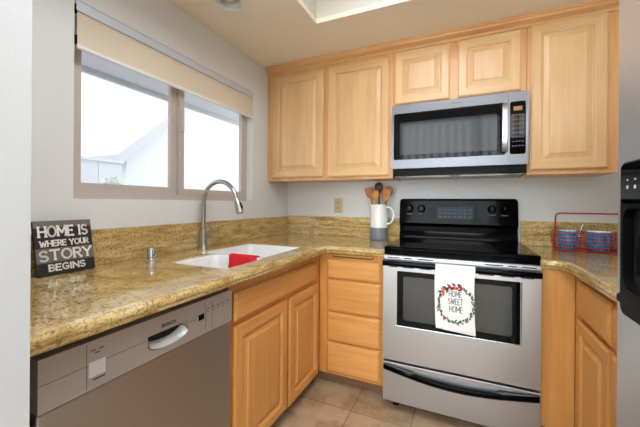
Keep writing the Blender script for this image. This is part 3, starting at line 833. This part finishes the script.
v = [(TX0 + .035, yh + .016, .56), (TX1 + .002, yh + .016, .56), (TX1 + .004, yh + .018, .516), (TX0 + .035, yh + .018, .526)]
q = [b.verts.new(p) for p in v]; b.faces.new(q); bmesh.ops.solidify(b, geom=b.faces[:], thickness=.0016)
obj('rear_layer', b, M['towel'], t)
def towel_y(z):
    ps = [(z_, y_) for y_, z_ in prof[4:]]
    for (z0, y0), (z1, y1) in zip(ps, ps[1:]):
        if z1 <= z <= z0: return y0 + (y1 - y0) * (z0 - z) / (z0 - z1)
    return ps[-1][1]
def towel_pt(u, v, w_):
    f = (u - TX0) / (TX1 - TX0); zz = [p[1] for p in prof]
    j = 3
    while j < 8 and v < zz[j + 1]: j += 1
    jj = j + (zz[j] - v) / (zz[j] - zz[j + 1])
    y = towel_y(v) - .004 * (1 + math.sin(f * 7 + jj * .25)) * min(1, max(0, jj - 3) / 4)
    return (u, y - .0010 - w_, v)
b = B()
for s, z0, z1, u0, u1 in (('HOME', .708, .736, 1.393, 1.452), ('SWEET', .668, .698, 1.390, 1.458), ('HOME', .628, .658, 1.395, 1.456)):
    text(b, s, u0, u1, z0, z1, .0026, towel_pt, 0, .0012)
obj('lettering', b, M['ink'], tc)
rr = random.Random(5)
wc = (1.424, .667)
leaves = {'ink': B(), 'print_red': B(), 'print_orange': B(), 'print_green': B(), 'print_plum': B()}
def leaf(bm, c, ang, ln, wd):
    d = Vector((math.cos(ang), math.sin(ang))) * ln; n = Vector((-d.y, d.x)).normalized() * wd; c = Vector(c)
    ps = [c, c + d * .35 + n, c + d * .7 + n * .7, c + d, c + d * .7 - n * .7, c + d * .35 - n]
    top = [bm.verts.new(towel_pt(p.x, p.y, .0012)) for p in ps]; bot = [bm.verts.new(towel_pt(p.x, p.y, 0)) for p in ps]
    bm.faces.new(top); bm.faces.new(bot[::-1])
    for k in range(6): bm.faces.new((bot[k], bot[(k + 1) % 6], top[(k + 1) % 6], top[k]))
for k in range(96):
    th = 2 * PI * k / 96; deg = math.degrees(th)
    p = (wc[0] + .084 * math.cos(th) * rr.uniform(.97, 1.03), wc[1] + .092 * math.sin(th) * rr.uniform(.97, 1.03))
    if 60 < deg < 105: key = rr.choice(['print_red', 'print_plum', 'print_orange', 'print_red'])
    elif 105 <= deg < 150: key = rr.choice(['print_orange', 'print_red', 'ink'])
    elif 195 < deg < 230: key = rr.choice(['print_red', 'print_plum', 'ink'])
    elif 235 < deg < 310: key = rr.choice(['print_green', 'ink', 'print_green'])
    else: key = rr.choice(['ink', 'ink', 'print_green'])
    big = 1.5 if 60 < deg < 140 else (0.85 if key == 'ink' else 1.1)
    leaf(leaves[key], p, th + PI / 2 + rr.choice((-.8, .8, 0)), .017 * big, .0042 * big)
for key, nm in (('ink', 'dark_twigs'), ('print_red', 'red_leaves'), ('print_orange', 'orange_leaves'), ('print_green', 'green_leaves'), ('print_plum', 'plum_leaves')):
    obj(nm, leaves[key], M[key], tc)

# ================================================================== REFRIGERATOR
FX, FY1 = 1.800, -1.491
t = thing('refrigerator', 'stainless steel refrigerator with black dispenser at the right edge', 'refrigerator', (2.2, -1.93, 0))
obj('body', bx(B(), FX + .07, XR - .01, -2.385, FY1 - .004, .02, 1.775, .004), M['steel_fr'], t)
obj('door', bx(B(), FX, FX + .066, -1.872, FY1 - .006, .09, 1.765, .010, 3), M['steel_fr'], t); fd = t.children[-1]
obj('door', bx(B(), FX, FX + .066, -2.383, -1.876, .09, 1.765, .010, 3), M['steel_fr'], t); fd2 = t.children[-1]
obj('toe_grille', bx(B(), FX + .05, FX + .069, -2.38, FY1 - .004, .02, .085), M['black_matte'], t)
for y, dpar in ((-1.845, fd), (-1.905, fd2)):
    b = B(); tube(b, [(FX + .002, y, .55), (FX - .045, y, .58), (FX - .055, y, .66), (FX - .055, y, 1.42), (FX - .045, y, 1.50), (FX + .002, y, 1.53)], .011, 12); obj('handle', b, M['steel_fr'], dpar, smooth=50)
PX = FX - .030
DYA, DYB = -1.606, -1.800               # dispenser span
b = B(); plate(b, rrect(DYB, DYA, .955, 1.276, .020), [rrect(DYB + .018, DYA - .012, 1.010, 1.180, .03)], PX, FX - .0005, YZ)
dsp = obj('dispenser', b, M['black_matte'], fd)
b = B(); plate(b, rrect(DYB + .01, DYA - .006, 1.190, 1.272, .012), [], PX - .002, PX, YZ); pn = obj('dispenser_panel', b, M['black_glass'], dsp)
for k in range(3):
    y = DYA - .030 - k * .032
    b = B(); bx(b, PX - .0026, PX - .002, y - .012, y - .006, 1.237, 1.240); bx(b, PX - .0026, PX - .002, y - .012, y - .005, 1.220, 1.227, .001); obj('dispenser_icon', b, M['almond_grey'], pn)
b = B(); bx(b, FX - .012, FX - .001, DYB + .018, DYA - .012, 1.005, 1.184); obj('dispenser_recess', b, M['dark'], dsp)
b = B(); loft(b, [[(PX + .002, u, z) for u, z in rrect(DYB + .02, DYA - .014, .985, 1.008, .008)], [(PX - .014, u, z) for u, z in rrect(DYB + .03, DYA - .024, .985, 1.0, .006)]], True, True); obj('drip_tray', b, M['black_matte'], dsp)
b = B(); tube(b, [(FX - .012, -1.68, 1.16), (FX - .022, -1.68, 1.10), (FX - .020, -1.68, 1.05)], .012, 10); obj('dispenser_paddle', b, M['black_matte'], dsp)

# ================================================================== SMALL THINGS
# wall outlet
t = thing('wall_outlet', 'almond duplex outlet on the back wall above the granite backsplash', 'outlet', (.495, -.003, 1.105))
pl = obj('cover_plate', bx(B(), .458, .532, -.007, -.001, 1.104, 1.228, .003), M['almond'], t)
for z in (1.190, 1.142):
    r_ = obj('receptacle', lathe(B(), [(.017, 0), (.017, .003), (.015, .004)], (.495, -.007, z), 20, 'y'), M['almond'], t, smooth=40)
    b = B(); bx(b, .487, .490, -.0118, -.0109, z - .005, z + .006); bx(b, .500, .503, -.0118, -.0109, z - .005, z + .006); obj('slot', b, M['slot'], r_)

# pitcher
pc = (.878, -.150)
t = thing('utensil_pitcher', 'white and grey ceramic pitcher holding wooden utensils beside the range', 'pitcher', (pc[0], pc[1], CT))
S_ = 36
b = B(); lathe(b, [(.058, 0), (.064, .004), (.066, .012), (.066, .095)], (pc[0], pc[1], CT), S_, cap=(True, False)); lathe(b, [(.062, .012), (.062, .095)], (pc[0], pc[1], CT), S_, cap=(True, False))
obj('grey_glazed_base', b, M['grey_glaze'], t, smooth=50)
b = B()
lp = []
for r, h in ((.066, .095), (.065, .16), (.062, .215), (.061, .245), (.063, .262), (.0625, .266), (.060, .264), (.058, .245), (.059, .215), (.062, .16), (.062, .095)):
    ring = []
    for k in range(S_):
        a = 2 * PI * k / S_; sp = max(0, math.cos(a - PI)) ** 6 * max(0, (h - .20) / .066)
        ring.append((pc[0] + (r + .016 * sp) * math.cos(a), pc[1] + (r + .016 * sp) * math.sin(a), CT + h + .008 * sp))
    lp.append(ring)
loft(b, lp, False, False); obj('jug', b, M['ceramic'], t, smooth=60)
b = B(); hp = []
for k in range(15):
    f = k / 14; a = math.radians(105 - 215 * f)
    hp.append((pc[0] + .062 + .048 * (math.cos(a) * .9 + .15), pc[1] - .01, CT + .185 + .062 * math.sin(a)))
hp[0] = (pc[0] + .060, pc[1] - .005, CT + .243); hp[-1] = (pc[0] + .063, pc[1] - .005, CT + .120)
tube(b, hp, .0075, 10); obj('handle', b, M['ceramic'], t, smooth=60)
def utensil(name, label, foot, top, yaw, m, kind):
    f, tp = Vector(foot), Vector(top); d = (tp - f).normalized(); u = Vector((math.cos(yaw), math.sin(yaw), 0)); u = (u - d * u.dot(d)).normalized(); n = d.cross(u)
    t = thing(name, label, 'utensil', foot, 'wooden utensils in the pitcher')
    ln = (tp - f).length; hl = ln - .085
    tube_b = tube(B(), [f, f + d * hl * .5, f + d * (hl + .01)], [.0055, .0055, .0065], 10); obj('handle', tube_b, m, t, smooth=50)
    b = B(); loops = []
    if kind == 'spoon': prof = [(0, .007, .005), (.012, .014, .005), (.03, .024, .006), (.05, .027, .006), (.068, .024, .005), (.08, .014, .004), (.085, .005, .003)]
    else: prof = [(0, .007, .005), (.012, .016, .005), (.025, .025, .0045), (.05, .028, .004), (.078, .030, .0035), (.085, .028, .003)]
    for h, w_, th in prof:
        c = f + d * (hl + h); loops.append([c + u * w_ * 1.2 * math.cos(2 * PI * k / 16) + n * (th * math.sin(2 * PI * k / 16) + (-.010 * math.sin(PI * h / .085) if kind == 'spoon' else 0)) for k in range(16)])
    loft(b, loops, True, True); obj('spoon_bowl' if kind == 'spoon' else 'blade', b, m, t, smooth=60)
px, py = pc; z0 = CT + .02
utensil('wooden_spatula', 'wooden spatula leaning furthest left in the white pitcher', (px + .004, py - .004, z0), (px - .076, py - .010, CT + .395), .3, M['utensil_mid'], 'spatula')
utensil('wooden_spoon', 'dark walnut spoon standing tallest in the white pitcher', (px - .004, py + .034, z0), (px - .010, py + .038, CT + .435), .1, M['utensil_dark'], 'spoon')
utensil('wooden_spoon', 'light wooden spoon standing in front of the dark walnut spoon', (px - .018, py - .034, z0), (px - .014, py - .050, CT + .375), -.2, M['utensil_light'], 'spoon')
utensil('wooden_spatula', 'broad light wooden turner leaning right in the white pitcher', (px + .008, py - .018, z0), (px + .062, py - .024, CT + .375), -.3, M['utensil_light'], 'spatula')
utensil('wooden_spoon', 'brown wooden spoon leaning furthest right in the white pitcher', (px + .000, py + .014, z0), (px + .074, py + .024, CT + .405), .4, M['utensil_mid'], 'spoon')

# sign leaning on the backsplash
sy0, sy1 = -1.893, -1.700
t = thing('word_sign', 'black and grey striped wooden word sign leaning on the left backsplash', 'sign', (.06, -1.79, CT))
bot, topx, H_ = .085, .045, .198
def sp(u, v, w_):                 # u along y, v up the board, w out of its face
    l = math.hypot(topx - bot, H_); dx, dz = (topx - bot) / l, H_ / l
    return (bot + dx * v + dz * w_, u, CT + .0005 + .012 * abs(dx) + dz * v - dx * w_)
b = B(); plate(b, rect(sy0, sy1, 0, .202), [], -.012, 0, sp); bd = obj('board', b, M['sign_black'], t)
for v0, v1 in ((.176, .202), (.046, .099)):
    b = B(); plate(b, rect(sy0, sy1, v0, v1), [], 0, .0008, sp); obj('stripe', b, M['sign_grey'], bd)
rr = random.Random(11)
for s, u0, u1, v0, v1, wt in (('HOME IS', -1.879, -1.717, .143, .180, .0066), ('WHERE YOUR', -1.878, -1.717, .107, .127, .0044), ('STORY', -1.882, -1.711, .055, .090, .0070), ('BEGINS', -1.857, -1.738, .016, .038, .0054)):
    b = B(); text(b, s, u0, u1, v0, v1, wt, sp, .0008, .0022, .09, .03, rr); obj('lettering', b, M['sign_white'], bd)

# red wire basket with two mugs
bX0, bX1, bY0, bY1 = 1.955, 2.300, -.215, -.070
t = thing('wire_basket', 'red wire basket with tall handle on the right corner counter', 'basket', (2.13, -.143, CT))
def rl(ins, z): return [(u, v, z) for u, v in rrect(bX0 + ins, bX1 - ins, bY0 + ins, bY1 - ins, .03, 4)]
for z, ins in ((CT + .006, .012), (CT + .026, .008), (CT + .046, .005), (CT + .066, .003), (CT + .086, .001), (CT + .108, 0)):
    obj('ring_wire', tube(B(), rl(ins, z), .0032 if z > CT + .1 or z < CT + .01 else .002, 8, True), M['red_wire'], t, smooth=60)
n_ = 13
for k in range(n_):
    x = bX0 + .02 + k * (bX1 - bX0 - .04) / (n_ - 1)
    obj('cross_wire', tube(B(), [(x, bY0 - .001, CT + .108), (x, bY0 + .012, CT + .004), (x, bY1 - .012, CT + .004), (x, bY1 + .001, CT + .108)], .0018, 6), M['red_wire'], t)
for k in range(4):
    y = bY0 + .03 + k * .03
    for x, s in ((bX0, 1), (bX1, -1)): obj('end_wire', tube(B(), [(x - s * .001, y, CT + .108), (x + s * .012, y, CT + .006)], .0018, 6), M['red_wire'], t)
ym = (bY0 + bY1) / 2; zt = CT + .222
obj('carry_handle', tube(B(), [(bX0 + .010, ym, CT + .012), (bX0 + .016, ym, zt - .02), (bX0 + .022, ym, zt - .006), (bX0 + .036, ym, zt), (bX1 - .02, ym, zt), (bX1 - .006, ym, zt - .006), (bX1 + .002, ym, zt - .02), (bX1 + .002, ym, CT + .02)], .0048, 10), M['red_wire'], t, smooth=60)
def mug(label, c, r, ha):
    t = thing('mug', label, 'mug', (c[0], c[1], CT + .0065), 'blue mugs in the red basket')
    z = CT + .0065; H = .112
    b = B(); lathe(b, [(r * .86, 0), (r * .93, .004), (r, .03), (r, H - .004), (r - .0015, H - .001)], (c[0], c[1], z), 32, cap=(True, False)); obj('cup', b, M['mug'], t, smooth=50)
    b = B(); lathe(b, [(r - .0015, H - .001), (r - .003, H), (r - .005, H - .003), (r - .005, .012), (r * .7, .007)], (c[0], c[1], z), 32, cap=(False, True)); obj('white_lining', b, M['porcelain'], t, smooth=50)
    d = Vector((math.cos(ha), math.sin(ha), 0)); cc = Vector((c[0], c[1], z + H * .5))
    hp = [cc + d * (r - .002) + Vector((0, 0, .034))] + [cc + d * (r + .030 * math.sin(PI * k / 8)) + Vector((0, 0, .034 * math.cos(PI * k / 8))) for k in range(1, 8)] + [cc + d * (r - .002) - Vector((0, 0, .034))]
    obj('handle', tube(B(), hp, .0048, 8), M['grey_glaze'], t, smooth=60)
mug('blue patterned mug on the left side of the red wire basket', (2.030, -.143), .046, -.5)
mug('wider blue patterned mug on the right side of the red wire basket', (2.178, -.143), .060, -.35)
b = B(); tube(b, [(2.090, -.098, CT + .012), (2.098, -.102, CT + .10), (2.115, -.105, CT + .155)], [.003, .0028, .004], 8)
single('teaspoon', b, M['chrome'], 'small metal spoon standing between the two blue mugs', 'spoon', smooth=60)

# roller shade inside the window recess
t = thing('roller_shade', 'beige roller shade pulled partly down over the kitchen window', 'window shade', (-.02, (WY0 + WY1) / 2, 1.83))
b = B(); bx(b, -.045, .006, WY0 + .004, WY1 - .003, 1.975, 2.018, .004); obj('head_rail', b, M['alu'], t)
b = B(); plate(b, rect(WY0 + .012, WY1 - .008, 1.836, 1.976), [], -.006, -.004, YZ); obj('shade_fabric', b, M['shade'], t)
b = B(); bx(b, -.012, .003, WY0 + .010, WY1 - .006, 1.822, 1.838, .003); obj('hem_bar', b, M['hem'], t)
for z in (1.838, 1.965):
    obj('end_clip', bx(B(), -.012, .004, WY0 + .002, WY0 + .009, z, z + .035), M['black_matte'], t)

# recessed can light
t = thing('recessed_light', 'round recessed can light with white trim in the ceiling', 'ceiling light', (CAN[0], CAN[1], ZC))
b = B(); lathe(b, [(.071, .004), (.071, -.001), (.088, -.002), (.090, -.006), (.086, -.010), (.070, -.010), (.067, -.004), (.062, .04), (.058, .04), (.066, .004)], (CAN[0], CAN[1], ZC), 40, cap=(False, False)); obj('trim_ring', b, M['white_plastic'], t, smooth=40)
b = B(); lathe(b, [(.0615, .04), (.060, .12), (.030, .122)], (CAN[0], CAN[1], ZC), 32, cap=(False, True)); obj('housing', b, M['alu'], t, smooth=40)
b = B(); lathe(b, [(.004, .012), (.022, .014), (.040, .024), (.046, .036), (.040, .055), (.022, .10), (.018, .118)], (CAN[0], CAN[1], ZC), 28); obj('bulb', b, M['bulb'], t, smooth=60)
# fluorescent fixture up in the ceiling light box
t = thing('ceiling_light', 'lit fluorescent fixture up inside the recessed ceiling light box', 'ceiling light', (1.32, -1.72, RZ - .08))
b = B(); plate(b, rect(0.95, 1.70, -2.20, -1.25), [rect(.97, 1.68, -2.18, -1.27)], RZ - .075, RZ - .001, XY); obj('fixture_frame', b, M['white_plastic'], t)
b = B(); bx(b, 0.971, 1.679, -2.179, -1.271, RZ - .07, RZ - .06); obj('diffuser', b, M['diffuser'], t)
